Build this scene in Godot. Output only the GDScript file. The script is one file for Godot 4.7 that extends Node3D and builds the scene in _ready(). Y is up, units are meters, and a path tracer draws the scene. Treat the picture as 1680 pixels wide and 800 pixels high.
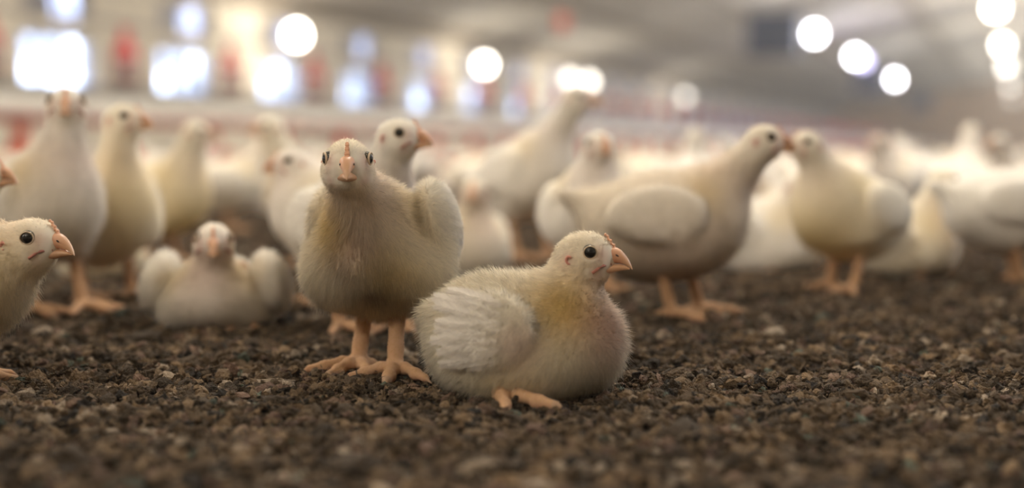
extends Node3D
# A broiler house seen from chick height: chicks on brown litter, feeder and drinker lines, windows and lamps behind.

# ------------------------------------------------------------------ materials
var mats := {}

func mat(key: String, color: Color, rough := 0.8, metal := 0.0) -> StandardMaterial3D:
	if mats.has(key):
		return mats[key]
	var m := StandardMaterial3D.new()
	m.resource_name = key
	m.albedo_color = color
	m.roughness = rough
	m.metallic = metal
	mats[key] = m
	return m

func vmat(key: String, rough := 0.85) -> StandardMaterial3D:
	var fresh := not mats.has(key)
	var m := mat(key, Color.WHITE, rough)
	if fresh:
		m.vertex_color_use_as_albedo = true
		m.cull_mode = BaseMaterial3D.CULL_DISABLED
	return m

func noise_tex(freq: float, sd: int, normal := false, octaves := 4, size := 512) -> NoiseTexture2D:
	var n := FastNoiseLite.new()
	n.seed = sd
	n.frequency = freq
	n.fractal_octaves = octaves
	var t := NoiseTexture2D.new()
	t.width = size
	t.height = size
	t.seamless = true
	t.noise = n
	t.as_normal_map = normal
	return t

# ------------------------------------------------------------------ nodes
var used := {}

const NTH := ["first", "second", "third", "fourth", "fifth", "sixth", "seventh", "eighth"]

func numbered(called: String) -> String:
	var k: int = used.get(called, 0)
	used[called] = k + 1
	return called if k == 0 else "%s_%03d" % [called, k]

func tag(o: Node, label := "", category := "", group := "", kind := "") -> Node:
	if label: o.set_meta("label", label)
	if category: o.set_meta("category", category)
	if group: o.set_meta("group", group)
	if kind: o.set_meta("kind", kind)
	return o

func base(called: String, xf: Transform3D) -> Node3D:
	var o := Node3D.new()
	o.name = numbered(called)
	add_child(o, true)
	o.transform = xf
	return o

func put(called: String, mesh: Mesh, m: Material, parent: Node = null, xf := Transform3D()) -> MeshInstance3D:
	var o := MeshInstance3D.new()
	o.name = numbered(called) if parent == null else called
	o.mesh = mesh
	if m: o.material_override = m
	(self if parent == null else parent).add_child(o, true)
	o.transform = xf
	return o

# ------------------------------------------------------------------ plain mesh collecting
class Shape:
	var v := PackedVector3Array()
	var n := PackedVector3Array()
	var c := PackedColorArray()
	var i := PackedInt32Array()
	func add(o: Shape, xf := Transform3D()) -> void:
		var at := v.size()
		for p in o.v: v.append(xf * p)
		for q in o.n: n.append((xf.basis * q).normalized())
		c.append_array(o.c)
		for k in o.i: i.append(at + k)
	func paint(col: Color) -> Shape:
		c.resize(v.size())
		c.fill(col)
		return self
	func mesh() -> ArrayMesh:
		var a := []
		a.resize(Mesh.ARRAY_MAX)
		a[Mesh.ARRAY_VERTEX] = v
		a[Mesh.ARRAY_NORMAL] = n
		if c.size() == v.size(): a[Mesh.ARRAY_COLOR] = c
		a[Mesh.ARRAY_INDEX] = i
		var m := ArrayMesh.new()
		m.add_surface_from_arrays(Mesh.PRIMITIVE_TRIANGLES, a)
		return m
	func quad(a: Vector3, b: Vector3, cc: Vector3, d: Vector3) -> void:   # clockwise seen from its front
		var nn := (cc - a).cross(b - a).normalized()
		var at := v.size()
		for p in [a, b, cc, d]:
			v.append(p)
			n.append(nn)
		for k in [0, 1, 2, 0, 2, 3]: i.append(at + k)
	func box(lo: Vector3, hi: Vector3) -> Shape:
		var p := func(x, y, z): return Vector3(hi.x if x else lo.x, hi.y if y else lo.y, hi.z if z else lo.z)
		quad(p.call(0, 0, 1), p.call(0, 1, 1), p.call(1, 1, 1), p.call(1, 0, 1))
		quad(p.call(1, 0, 0), p.call(1, 1, 0), p.call(0, 1, 0), p.call(0, 0, 0))
		quad(p.call(0, 0, 0), p.call(0, 1, 0), p.call(0, 1, 1), p.call(0, 0, 1))
		quad(p.call(1, 0, 1), p.call(1, 1, 1), p.call(1, 1, 0), p.call(1, 0, 0))
		quad(p.call(0, 1, 1), p.call(0, 1, 0), p.call(1, 1, 0), p.call(1, 1, 1))
		quad(p.call(0, 0, 0), p.call(0, 0, 1), p.call(1, 0, 1), p.call(1, 0, 0))
		return self
	# rings of points, closed round, first and last capped; smooth normals
	func loft(rings: Array, cap := true) -> Shape:
		var m: int = rings[0].size()
		var at := v.size()
		var nr := rings.size()
		for ring in rings:
			for p in ring:
				v.append(p)
				n.append(Vector3.ZERO)
		var from := i.size()
		for a in nr - 1:
			for b in m:
				var b2 := (b + 1) % m
				var q0 := at + a * m + b
				var q1 := at + a * m + b2
				var q2 := q0 + m
				var q3 := q1 + m
				i.append_array(PackedInt32Array([q0, q1, q2, q1, q3, q2]))
		if cap:
			for e in [0, nr - 1]:
				var mid := Vector3.ZERO
				for p in rings[e]: mid += p
				v.append(mid / m)
				n.append(Vector3.ZERO)
				for b in m:
					var b2 := (b + 1) % m
					if e == 0: i.append_array(PackedInt32Array([v.size() - 1, at + b2, at + b]))
					else: i.append_array(PackedInt32Array([v.size() - 1, at + e * m + b, at + e * m + b2]))
		var k := from
		while k < i.size():
			var f := (v[i[k + 2]] - v[i[k]]).cross(v[i[k + 1]] - v[i[k]])
			for j in 3: n[i[k + j]] += f
			k += 3
		for j in range(at, n.size()): n[j] = n[j].normalized()
		return self
	# a lathe about y: profile of (radius, height), bottom to top
	func lathe(profile: Array, seg := 24) -> Shape:
		var rings := []
		for p in profile:
			var ring := []
			for s in seg:
				var a := -TAU * s / seg
				ring.append(Vector3(cos(a) * p[0], p[1], sin(a) * p[0]))
			rings.append(ring)
		return loft(rings)
	func tube(pts: Array, r: float, seg := 10) -> Shape:
		var rings := []
		for k in pts.size():
			var d: Vector3 = (pts[mini(k + 1, pts.size() - 1)] - pts[maxi(k - 1, 0)]).normalized()
			var e := (Vector3.RIGHT if absf(d.x) < 0.8 else Vector3.UP).cross(d).normalized()
			var f := d.cross(e)
			var ring := []
			for s in seg:
				var a := -TAU * s / seg
				ring.append(pts[k] + (e * cos(a) + f * sin(a)) * -r)
			rings.append(ring)
		return loft(rings)

# ------------------------------------------------------------------ signed distance fields and surface nets
class Field:
	var kind := PackedInt32Array()
	var a := PackedVector3Array()
	var b := PackedVector3Array()
	var r1 := PackedFloat32Array()
	var r2 := PackedFloat32Array()
	var il := PackedFloat32Array()
	var kk := PackedFloat32Array()
	var xf: Array[Transform3D] = []
	func ell(c: Vector3, r: Vector3, k := 0.01, rot := Basis()) -> void:
		kind.append(0)
		a.append(r)
		b.append(c)
		r1.append(minf(r.x, minf(r.y, r.z)))
		r2.append(0)
		il.append(0)
		kk.append(k)
		xf.append(Transform3D(rot * Basis.from_scale(r), c).affine_inverse())
	func cone(p: Vector3, q: Vector3, ra: float, rb: float, k := 0.01) -> void:
		kind.append(1)
		a.append(p)
		b.append(q - p)
		r1.append(ra)
		r2.append(rb)
		il.append(1.0 / maxf((q - p).length_squared(), 1e-12))
		kk.append(k)
		xf.append(Transform3D())
	func one(j: int, p: Vector3) -> float:
		if kind[j] == 0:
			var q := xf[j] * p
			var l := q.length()
			var g := (q / a[j]).length()
			return -r1[j] if l < 1e-3 else l * (l - 1.0) / g
		var pa := p - a[j]
		var h := clampf(pa.dot(b[j]) * il[j], 0.0, 1.0)
		return (pa - b[j] * h).length() - lerpf(r1[j], r2[j], h)
	func at(p: Vector3, which: PackedInt32Array) -> float:
		var d := 1e3
		for j in which:
			var e := one(j, p)
			var k := kk[j]
			var h := maxf(k - absf(d - e), 0.0) / k
			d = minf(d, e) - h * h * k * 0.25
		return d
	func side(frame: Transform3D, s: float, y: float, z: float) -> float:
		var all := PackedInt32Array(range(kind.size()))
		var lo := 0.0
		var hi := 0.03
		for k in 14:
			var mid := (lo + hi) * 0.5
			if at(frame * Vector3(s * mid, y, z), all) < 0.0: lo = mid
			else: hi = mid
		return lo
	func nets(cell: float, lo: Vector3, hi: Vector3) -> Shape:
		var s := Shape.new()
		var nb := Vector3i(((hi - lo) / (cell * 4.0)).ceil()) + Vector3i.ONE
		var nx := nb.x * 4 + 1
		var ny := nb.y * 4 + 1
		var nz := nb.z * 4 + 1
		var f := PackedFloat32Array()
		f.resize(nx * ny * nz)
		f.fill(1.0)
		var all := PackedInt32Array(range(kind.size()))
		var hd := cell * 3.5
		var live := []
		for bz in nb.z:
			for by in nb.y:
				for bx in nb.x:
					var c := lo + Vector3(bx * 4 + 1.5, by * 4 + 1.5, bz * 4 + 1.5) * cell
					var d := 1e3
					var ds := PackedFloat32Array()
					for j in all:
						var e := one(j, c)
						ds.append(e)
						var k := kk[j]
						var h := maxf(k - absf(d - e), 0.0) / k
						d = minf(d, e) - h * h * k * 0.25
					if d > hd * 1.6:
						continue
					var sure := d < -hd * 1.6
					var some := PackedInt32Array()
					if not sure:
						for j in all:
							if ds[j] < d + 2.4 * hd + kk[j] + 0.002: some.append(j)
						live.append(Vector3i(bx, by, bz))
					for z in 4:
						for y in 4:
							var row := (bx * 4) + nx * ((by * 4 + y) + ny * (bz * 4 + z))
							for x in 4:
								f[row + x] = -1.0 if sure else at(lo + Vector3(bx * 4 + x, by * 4 + y, bz * 4 + z) * cell, some)
		var id := {}
		var sx := 1
		var sy := nx
		var sz := nx * ny
		var off := PackedInt32Array([0, sx, sy, sx + sy, sz, sx + sz, sy + sz, sx + sy + sz])
		var e0 := PackedInt32Array([0, 2, 4, 6, 0, 1, 4, 5, 0, 1, 2, 3])
		var e1 := PackedInt32Array([1, 3, 5, 7, 2, 3, 6, 7, 4, 5, 6, 7])
		var cor := PackedVector3Array()
		for q in 8: cor.append(Vector3(q & 1, (q >> 1) & 1, (q >> 2) & 1))
		for blk in live:
			for z in 4:
				for y in 4:
					for x in 4:
						var X: int = blk.x * 4 + x
						var Y: int = blk.y * 4 + y
						var Z: int = blk.z * 4 + z
						var o := X + Y * sy + Z * sz
						var neg := 0
						for q in 8:
							if f[o + off[q]] < 0.0: neg += 1
						if neg == 0 or neg == 8: continue
						var sum := Vector3.ZERO
						var cnt := 0
						for q in 12:
							var u := f[o + off[e0[q]]]
							var w := f[o + off[e1[q]]]
							if (u < 0.0) != (w < 0.0):
								sum += cor[e0[q]].lerp(cor[e1[q]], u / (u - w))
								cnt += 1
						id[o] = s.v.size()
						s.v.append(lo + (Vector3(X, Y, Z) + sum / cnt) * cell)
						s.n.append(Vector3.ZERO)
		for blk in live:
			for z in 4:
				for y in 4:
					for x in 4:
						var o: int = blk.x * 4 + x + (blk.y * 4 + y) * sy + (blk.z * 4 + z) * sz
						var inside := f[o] < 0.0
						for ax in 3:
							var st := sx if ax == 0 else sy if ax == 1 else sz
							if (f[o + st] < 0.0) == inside: continue
							var du := sy if ax == 0 else sz if ax == 1 else sx
							var dv := sz if ax == 0 else sx if ax == 1 else sy
							var q0: int = id.get(o - du - dv, -1)
							var q1: int = id.get(o - dv, -1)
							var q2: int = id.get(o, -1)
							var q3: int = id.get(o - du, -1)
							if q0 < 0 or q1 < 0 or q2 < 0 or q3 < 0: continue
							if inside: s.i.append_array(PackedInt32Array([q0, q3, q2, q0, q2, q1]))
							else: s.i.append_array(PackedInt32Array([q0, q1, q2, q0, q2, q3]))
		var t := 0
		while t < s.i.size():
			var A := s.v[s.i[t]]
			var fn := (s.v[s.i[t + 2]] - A).cross(s.v[s.i[t + 1]] - A)
			for j in 3: s.n[s.i[t + j]] += fn
			t += 3
		for j in s.n.size(): s.n[j] = s.n[j].normalized()
		return s

# ------------------------------------------------------------------ chicks
const CREAM := Color(0.89, 0.81, 0.66)
const WHITE := Color(0.91, 0.86, 0.78)
const YELLOW := Color(0.74, 0.55, 0.20)
const PINK := Color(0.74, 0.44, 0.36)
const FLESH := Color(0.66, 0.30, 0.22)
const SHANK := Color(0.52, 0.31, 0.145)
const HORN := Color(0.70, 0.36, 0.19)

var protos := {}
var fur_noise := FastNoiseLite.new()

func rot(pitch: float, yaw: float, roll := 0.0) -> Basis:   # pitch up is positive for a chick that looks along +z
	return Basis(Vector3.UP, yaw) * Basis(Vector3.RIGHT, -pitch) * Basis(Vector3.BACK, roll)

# The foot and shank: the foot's origin on the ground, toes towards +z, the hock at HOCK.
const HOCK := Vector3(0, 0.050, -0.010)

func leg_shape(cell: float) -> Shape:
	var key := "leg%.5f" % cell
	if protos.has(key): return protos[key]
	var f := Field.new()
	f.cone(Vector3(0, 0.0075, 0), Vector3(0, 0.020, -0.003), 0.0055, 0.0045, 0.004)
	f.cone(Vector3(0, 0.018, -0.003), HOCK, 0.0046, 0.0060, 0.003)
	for q in [[-0.85, 0.038, 0.0038], [0.04, 0.044, 0.0042], [0.80, 0.039, 0.0038], [2.75, 0.018, 0.0032]]:
		var d := Vector3(sin(q[0]), 0, cos(q[0]))
		var l: float = q[1]
		var r: float = q[2]
		var pts := [Vector3(0, 0.0075, 0), d * l * 0.28 + Vector3.UP * 0.0075, d * l * 0.58 + Vector3.UP * 0.0055, d * l * 0.84 + Vector3.UP * 0.0035]
		for k in 3:
			f.cone(pts[k], pts[k + 1], r * (1.0 - 0.10 * k), r * (0.86 - 0.10 * k), 0.0022)
		for k in [1, 2]:
			f.ell(pts[k] - Vector3.UP * 0.0012, Vector3(r, r * 0.85, r * 1.1) * 1.05, 0.002, Basis(Vector3.UP, q[0]))
		f.cone(pts[3] + Vector3.UP * 0.001, d * l + Vector3.UP * 0.001, r * 0.42, 0.0006, 0.001)
	var s := f.nets(cell, Vector3(-0.038, -0.002, -0.024), Vector3(0.038, 0.062, 0.050))
	for k in s.v.size():
		var p := s.v[k]
		var out := Vector2(p.x, p.z).length()
		if cell < 0.001 and p.y > 0.011 and p.y < 0.046:      # scutes down the shank
			var w := absf(fposmod(p.y / 0.0026, 1.0) - 0.5) * 2.0
			s.v[k] = p + s.n[k] * (0.00022 - 0.0005 * pow(w, 4.0))
		if cell < 0.001 and p.y <= 0.011 and p.y > 0.004 and out > 0.008:
			var w2 := absf(fposmod(out / 0.0026, 1.0) - 0.5) * 2.0
			s.v[k] = p + s.n[k] * (0.00015 - 0.00035 * pow(w2, 4.0))
		var c := SHANK.lerp(PINK, clampf(0.25 + 0.7 * fur_noise.get_noise_3dv(p * 6000.0), 0.0, 0.25))
		c = c.lerp(FLESH, clampf((0.006 - p.y) / 0.006, 0.0, 1.0) * 0.45)
		var far := clampf((out - 0.0345) / 0.002, 0.0, 1.0) if p.y < 0.008 else 0.0
		s.c.append(c.lerp(Color(0.46, 0.30, 0.19), far))
	protos[key] = s
	return s

func egg_ring(z: float, top: float, bottom: float, w: float, seg: int, pw := 0.8) -> Array:
	var ring := []
	var mid := (top + bottom) * 0.5
	var hh := (top - bottom) * 0.5
	for k in seg:
		var a := TAU * k / seg
		var cx := cos(a)
		var cy := sin(a)
		ring.append(Vector3(w * signf(cx) * pow(absf(cx), pw), mid + hh * signf(cy) * pow(absf(cy), pw), z))
	return ring

func head_parts() -> Dictionary:
	if protos.has("head"): return protos["head"]
	var d := {}
	var up := Shape.new()
	var rings := []
	for q in [[0.0085, 0.0040, -0.0030, 0.0045], [0.0110, 0.0056, -0.0040, 0.0060], [0.0140, 0.0058, -0.0038, 0.0056], [0.0170, 0.0051, -0.0038, 0.0049], [0.0190, 0.0039, -0.0041, 0.0042], [0.0213, 0.0015, -0.0047, 0.0033], [0.0235, -0.0016, -0.0059, 0.0023], [0.0250, -0.0046, -0.0071, 0.0013], [0.0258, -0.0070, -0.0079, 0.0004]]:
		rings.append(egg_ring(q[0], q[1], q[2], q[3] * 0.84, 20, 0.9))
	rings.reverse()
	up.loft(rings)
	for p in up.v:
		var t := clampf((p.z - 0.011) / 0.015, 0.0, 1.0)
		var c := Color(0.72, 0.33, 0.19).lerp(Color(0.72, 0.44, 0.26), t)
		up.c.append(c.lerp(Color(0.80, 0.52, 0.36), clampf((p.y - 0.002) / 0.004, 0.0, 1.0) * 0.4))
	d.up = up.mesh()
	var low := Shape.new()
	rings = []
	for q in [[0.0020, -0.0085, -0.0112, 0.0098], [0.0060, -0.0056, -0.0112, 0.0106], [0.0100, -0.0044, -0.0106, 0.0086], [0.0150, -0.0040, -0.0093, 0.0046], [0.0190, -0.0043, -0.0083, 0.0034], [0.0220, -0.0053, -0.0078, 0.0023], [0.0241, -0.0065, -0.0076, 0.0009]]:
		rings.append(egg_ring(q[0], q[1], q[2], q[3] * 0.84, 18, 0.9))
	rings.reverse()
	low.loft(rings)
	for p in low.v:
		low.c.append(Color(0.62, 0.33, 0.24).lerp(Color(0.72, 0.42, 0.24), clampf((p.z - 0.008) / 0.007, 0.0, 1.0)))
	d.low = low.mesh()
	var sph := Shape.new()
	var prof := []
	for k in 13: prof.append([sin(PI * k / 12.0) * 1.0 + 1e-4, -cos(PI * k / 12.0)])
	sph.lathe(prof, 20)
	d.ball = sph.mesh()
	var lid := Shape.new()
	rings = []
	for k in 29:
		var a := TAU * k / 28
		var ring := []
		for j in 8:
			var bb := TAU * j / 8
			var rr := 0.00395 + 0.00045 * cos(bb)
			ring.append(Vector3(0.0007 * sin(bb) + 0.0, sin(a) * rr * 0.92, cos(a) * rr))
		rings.append(ring)
	lid.loft(rings, false)
	d.lid = lid.mesh()
	var ear := Shape.new()
	rings = []
	for k in 9:      # a crescent, open to the front
		var a := lerpf(0.6, TAU - 1.2, k / 8.0)
		var ring := []
		var th := 0.0004 + 0.0006 * sin(PI * k / 8.0)
		for j in 8:
			var bb := -TAU * j / 8
			var rr := 0.0022 + th * cos(bb)
			ring.append(Vector3(th * sin(bb), sin(a) * rr, cos(a) * rr * 0.8))
		rings.append(ring)
	ear.loft(rings)
	d.ear = ear.mesh()
	var comb := Field.new()
	for k in 7:
		var t := k / 6.0
		var p := Vector3(0, 0.0126, 0.0096).lerp(Vector3(0, 0.0050, 0.0150), t)
		p += Vector3(0, 0.55, 0.83) * (0.0002 + 0.0006 * (k % 2))
		comb.ell(p, Vector3(0.0012 + 0.0007 * t, 0.0010, 0.0008), 0.0004)
	var cs := comb.nets(0.0004, Vector3(-0.004, 0.002, 0.006), Vector3(0.004, 0.016, 0.019))
	cs.paint(Color(0.80, 0.42, 0.25))
	d.comb = cs.mesh()
	protos["head"] = d
	return d

func feather_mesh(l: float, w: float, bend: float, sd: int) -> ArrayMesh:
	# vane from the quill at the origin towards -z, its upper face towards +y; loose barbs fray its edges and end
	var s := Shape.new()
	var rng := RandomNumberGenerator.new()
	rng.seed = sd
	var rachis := func(t: float) -> Vector3: return Vector3(0, -bend * l * t * t, -t * l)
	var nu := 10
	var nv := 6
	for u in nu + 1:
		var t := float(u) / nu * 0.9
		var half := w * 0.40 * sqrt(clampf(1.0 - pow(t / 0.9, 4.0), 0.0, 1.0)) * (0.35 + 0.65 * smoothstep(0.0, 0.35, t)) + 0.0001
		for q in nv + 1:
			var e := float(q) / nv * 2.0 - 1.0
			s.v.append(rachis.call(t) + Vector3(e * half, -0.22 * half * e * e, half * 0.25 * e * e))
			s.n.append(Vector3(0.24 * e, 1, -2.0 * bend * t).normalized())
			s.c.append(Color(0.84, 0.77, 0.68))
	for u in nu:
		for q in nv:
			var o := u * (nv + 1) + q
			s.i.append_array(PackedInt32Array([o, o + nv + 1, o + 1, o + 1, o + nv + 1, o + nv + 2]))
	for k in 150:
		var t := sqrt(rng.randf()) * 0.98
		var side := 1.0 if rng.randf() < 0.5 else -1.0
		var reach := w * 0.62 * (0.4 + 0.6 * smoothstep(0.0, 0.3, t)) * (1.0 - 0.55 * t * t) * rng.randf_range(0.75, 1.2)
		var an := lerpf(0.85, 0.25, t) + rng.randf_range(-0.15, 0.15)
		var p: Vector3 = rachis.call(t) + Vector3(0, rng.randf_range(0.0001, 0.0004), 0)
		var d := Vector3(side * sin(an), rng.randf_range(-0.10, 0.16) - 0.15, -cos(an)) * reach / maxf(sin(an), 0.45)
		var x := Vector3(0.00022, 0, 0).rotated(Vector3.UP, an * -side) * rng.randf_range(0.7, 1.3)
		var n := Vector3(0.2 * side, 1, -0.15).normalized()
		var sh := rng.randf_range(0.85, 1.06)
		var at := s.v.size()
		s.v.append_array(PackedVector3Array([p - x, p + x, p + d * 0.6 - x * 0.8 + Vector3.UP * 0.0002, p + d * 0.6 + x * 0.8 + Vector3.UP * 0.0002, p + d]))
		for j in 5:
			s.n.append(n)
			s.c.append(Color(0.88 * sh, 0.81 * sh, 0.72 * sh))
		s.i.append_array(PackedInt32Array([at, at + 2, at + 1, at + 1, at + 2, at + 3, at + 2, at + 4, at + 3]))
	for k in range(0, s.i.size(), 3):        # every upper face clockwise seen from above
		var f := (s.v[s.i[k + 2]] - s.v[s.i[k]]).cross(s.v[s.i[k + 1]] - s.v[s.i[k]])
		if f.y < 0:
			var tmp := s.i[k + 1]
			s.i[k + 1] = s.i[k + 2]
			s.i[k + 2] = tmp
	return s.mesh()

# One chick. o: what differs from the standing chick in side view.
func chick(label: String, at: Vector3, turn: float, o: Dictionary, group := "") -> Node3D:
	var up := ground(at.x, at.z) if at.z > -3.2 else 0.0
	var root := base("chick", Transform3D(Basis(Vector3.UP, deg_to_rad(turn)), at + Vector3.UP * up))
	tag(root, label, "chick", group)
	root.scale = Vector3.ONE * float(o.get("scale", 1.0))
	var sit: bool = o.get("sit", false)
	var cell: float = o.get("cell", 0.004)
	var h: float = o.get("h", 0.036 if sit else 0.083)
	var pitch: float = deg_to_rad(o.get("pitch", 0.0 if sit else 8.0))
	var bf := Transform3D(Basis(Vector3.UP, deg_to_rad(o.get("twist", 0.0))) * Basis(Vector3.RIGHT, -pitch), Vector3(0, h, o.get("back", 0.0)))
	var hp: Vector3 = o.get("head", Vector3(0, 0.083, 0.0375) if sit else Vector3(0, 0.152, 0.080))
	var hf := Transform3D(rot(deg_to_rad(o.get("head_pitch", 0.0)), deg_to_rad(o.get("head_yaw", 0.0)), deg_to_rad(o.get("head_roll", 0.0))), hp)
	var wide: float = o.get("wide", 1.0)
	var tall: float = o.get("tall", 1.0)
	var long: float = o.get("long", 1.0)
	var neck: float = o.get("neck", 0.022 if sit else 0.026)
	var f := Field.new()
	var wing_at := []
	if sit:
		f.ell(bf * Vector3(0, 0, -0.010), Vector3(0.045 * wide, 0.036 * tall, 0.044), 0.02, bf.basis)
		f.ell(bf * Vector3(0, -0.006, 0.029), Vector3(0.036 * wide, 0.031 * tall, 0.029), 0.02, bf.basis)
		f.ell(bf * Vector3(0, -0.003, -0.031), Vector3(0.035 * wide, 0.033 * tall, 0.026), 0.015, bf.basis)
		for s in [-1, 1]:
			f.ell(bf * Vector3(s * 0.030 * wide, -0.016, 0.0), Vector3(0.020, 0.020, 0.036), 0.015, bf.basis)
			wing_at.append([Vector3(s * 0.042 * wide, 0.007 * tall, -0.013), Vector3(0.011, 0.0225, 0.027)])
		f.cone(bf * Vector3(0, 0.006 * tall, -0.049), bf * Vector3(0, 0.011 * tall, -0.060), 0.013, 0.006, 0.012)
		f.cone(bf * Vector3(0, 0.010 * tall, 0.020), hf * Vector3(0, -0.006, -0.006), neck, 0.0145, 0.018)
	else:
		f.ell(bf * Vector3(0, 0.0, -0.006 * long), Vector3(0.046 * wide, 0.044 * tall, 0.060 * long), 0.02, bf.basis)
		f.ell(bf * Vector3(0, -0.004, 0.030 * long), Vector3(0.038 * wide, 0.036 * tall, 0.034 * long), 0.02, bf.basis)
		f.ell(bf * Vector3(0, 0.004, -0.048 * long), Vector3(0.034 * wide, 0.032 * tall, 0.030 * long), 0.02, bf.basis)
		f.ell(bf * Vector3(0, -0.018, -0.008 * long), Vector3(0.031 * wide, 0.028 * tall, 0.042 * long), 0.02, bf.basis)
		f.cone(bf * Vector3(0, 0.020, -0.066 * long), bf * Vector3(0, 0.036, -0.088 * long), 0.015, 0.006, 0.014)
		for s in [-1, 1]:
			wing_at.append([Vector3(s * 0.043 * wide, 0.010, -0.012 * long), Vector3(0.012, 0.025, 0.042 * long)])
		f.cone(bf * Vector3(0, 0.016 * tall, 0.036 * long), hf * Vector3(0, -0.007, -0.006), neck, 0.0145, 0.020)
	# head
	f.ell(hf * Vector3(0, 0.0005, -0.0015), Vector3(0.0132, 0.0142, 0.0166), 0.010, hf.basis)
	f.ell(hf * Vector3(0, -0.0015, 0.0050), Vector3(0.0098, 0.0098, 0.0095), 0.006, hf.basis)
	for s in [-1, 1]:
		f.ell(hf * Vector3(s * 0.0062, -0.0058, -0.0030), Vector3(0.0080, 0.0080, 0.0098), 0.006, hf.basis)
	f.ell(hf * Vector3(0, -0.0105, 0.0025), Vector3(0.0068, 0.0058, 0.0085), 0.005, hf.basis)
	# wings, folded against the sides
	var wfs := []
	var only: Array = o.get("wing_tilt", [-14.0, 14.0])
	for w in wing_at.size():
		var s := -1 if w == 0 else 1
		var wb := bf.basis * Basis(Vector3.RIGHT, deg_to_rad(o.get("wing_dip", 6.0))) * Basis(Vector3.UP, deg_to_rad(s * 8.0)) * Basis(Vector3.BACK, deg_to_rad(only[w]))
		var wf := Transform3D(wb, bf * (wing_at[w][0] + o.get("wing_off", Vector3.ZERO) * Vector3(s, 1, 1)))
		wfs.append([s, wf, wing_at[w][1] * o.get("wing_size", Vector3.ONE)])
		f.ell(wf.origin, wfs[-1][2], o.get("crease", 0.005), wb)
	# legs
	var legs: Array = o.get("legs", [[-0.020, 0.0, 6.0], [0.020, 0.012, -6.0]])
	for q in legs:
		var lf := Transform3D(Basis(Vector3.UP, deg_to_rad(q[2])), Vector3(q[0], q[3] if q.size() > 3 else 0.0, q[1]))
		if not sit:
			var hip := bf * Vector3(signf(q[0]) * 0.026, -0.018, 0.006)
			f.cone(hip, lf * (HOCK + Vector3(0, 0.006, 0.002)), 0.024, 0.0095, 0.016)
			f.cone(lf * (HOCK + Vector3(0, 0.012, 0.002)), lf * HOCK, 0.0090, 0.0066, 0.004)
	var body := f.nets(cell, Vector3(-0.085, -0.004, -0.115), Vector3(0.085, 0.215, 0.135))
	# colours
	var tints: Array = []
	tints.append([hf * Vector3(0, 0.004, -0.006), 0.024, CREAM, 0.5])
	tints.append([bf * Vector3(0, 0.02, 0.045), 0.028, PINK, 0.30])
	tints.append([bf * Vector3(0, -0.035, 0.0), 0.034, YELLOW, 0.28])
	for s in [-1, 1]:
		tints.append([hf * Vector3(s * 0.0120, -0.0020, -0.0098), 0.0036, FLESH, 0.75])
		tints.append([hf * Vector3(s * 0.0105, -0.0065, -0.0105), 0.0032, PINK, 0.8])
		tints.append([hf * Vector3(s * 0.0095, 0.0012, 0.0085), 0.0050, PINK, 0.55])
		tints.append([hf * Vector3(s * 0.0085, -0.0085, 0.0050), 0.0040, FLESH, 0.75])
		tints.append([bf * Vector3(s * 0.030, 0.020, 0.028), 0.020, YELLOW, 0.45])
	if not sit and not o.has("bare"):      # shade under the body, painted in as a darker brown
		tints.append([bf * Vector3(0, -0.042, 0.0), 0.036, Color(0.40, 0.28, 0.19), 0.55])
	for q in o.get("tints", []):
		tints.append([(bf if q[0] == "b" else hf) * q[1], q[2], q[3], q[4]])
	var fluff: Color = o.get("fluff", CREAM)
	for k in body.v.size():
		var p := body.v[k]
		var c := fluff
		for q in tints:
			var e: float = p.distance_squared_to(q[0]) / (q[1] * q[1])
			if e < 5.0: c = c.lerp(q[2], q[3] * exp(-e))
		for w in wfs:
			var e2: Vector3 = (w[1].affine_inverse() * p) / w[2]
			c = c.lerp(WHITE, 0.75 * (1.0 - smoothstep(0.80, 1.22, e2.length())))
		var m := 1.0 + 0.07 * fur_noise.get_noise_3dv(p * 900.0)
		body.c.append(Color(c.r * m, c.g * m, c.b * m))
	# fur before the legs join, so that none grows on them
	var fur: Shape = null
	if o.has("fur"):
		fur = grow_fur(body, o, hf, bf, wfs)
	if cell < 0.0035:
		for k in body.v.size():
			body.v[k] += body.n[k] * (0.0007 * fur_noise.get_noise_3dv(body.v[k] * 1500.0) - (0.0008 if fur else 0.0))
	for q in legs:
		body.add(leg_shape(o.get("leg_cell", 0.002)), Transform3D(Basis(Vector3.UP, deg_to_rad(q[2])), Vector3(q[0], q[3] if q.size() > 3 else 0.0, q[1])))
	put("body", body.mesh(), mats["skin"], root)
	if fur:
		tag(put("down", fur.mesh(), mats["fur"], root), "", "", "", "stuff")
	# head parts
	var hd := head_parts()
	var ub := put("upper_beak", hd.up, mats["horn"], root, hf)
	var lb := put("lower_beak", hd.low, mats["horn"], root, hf)
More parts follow.
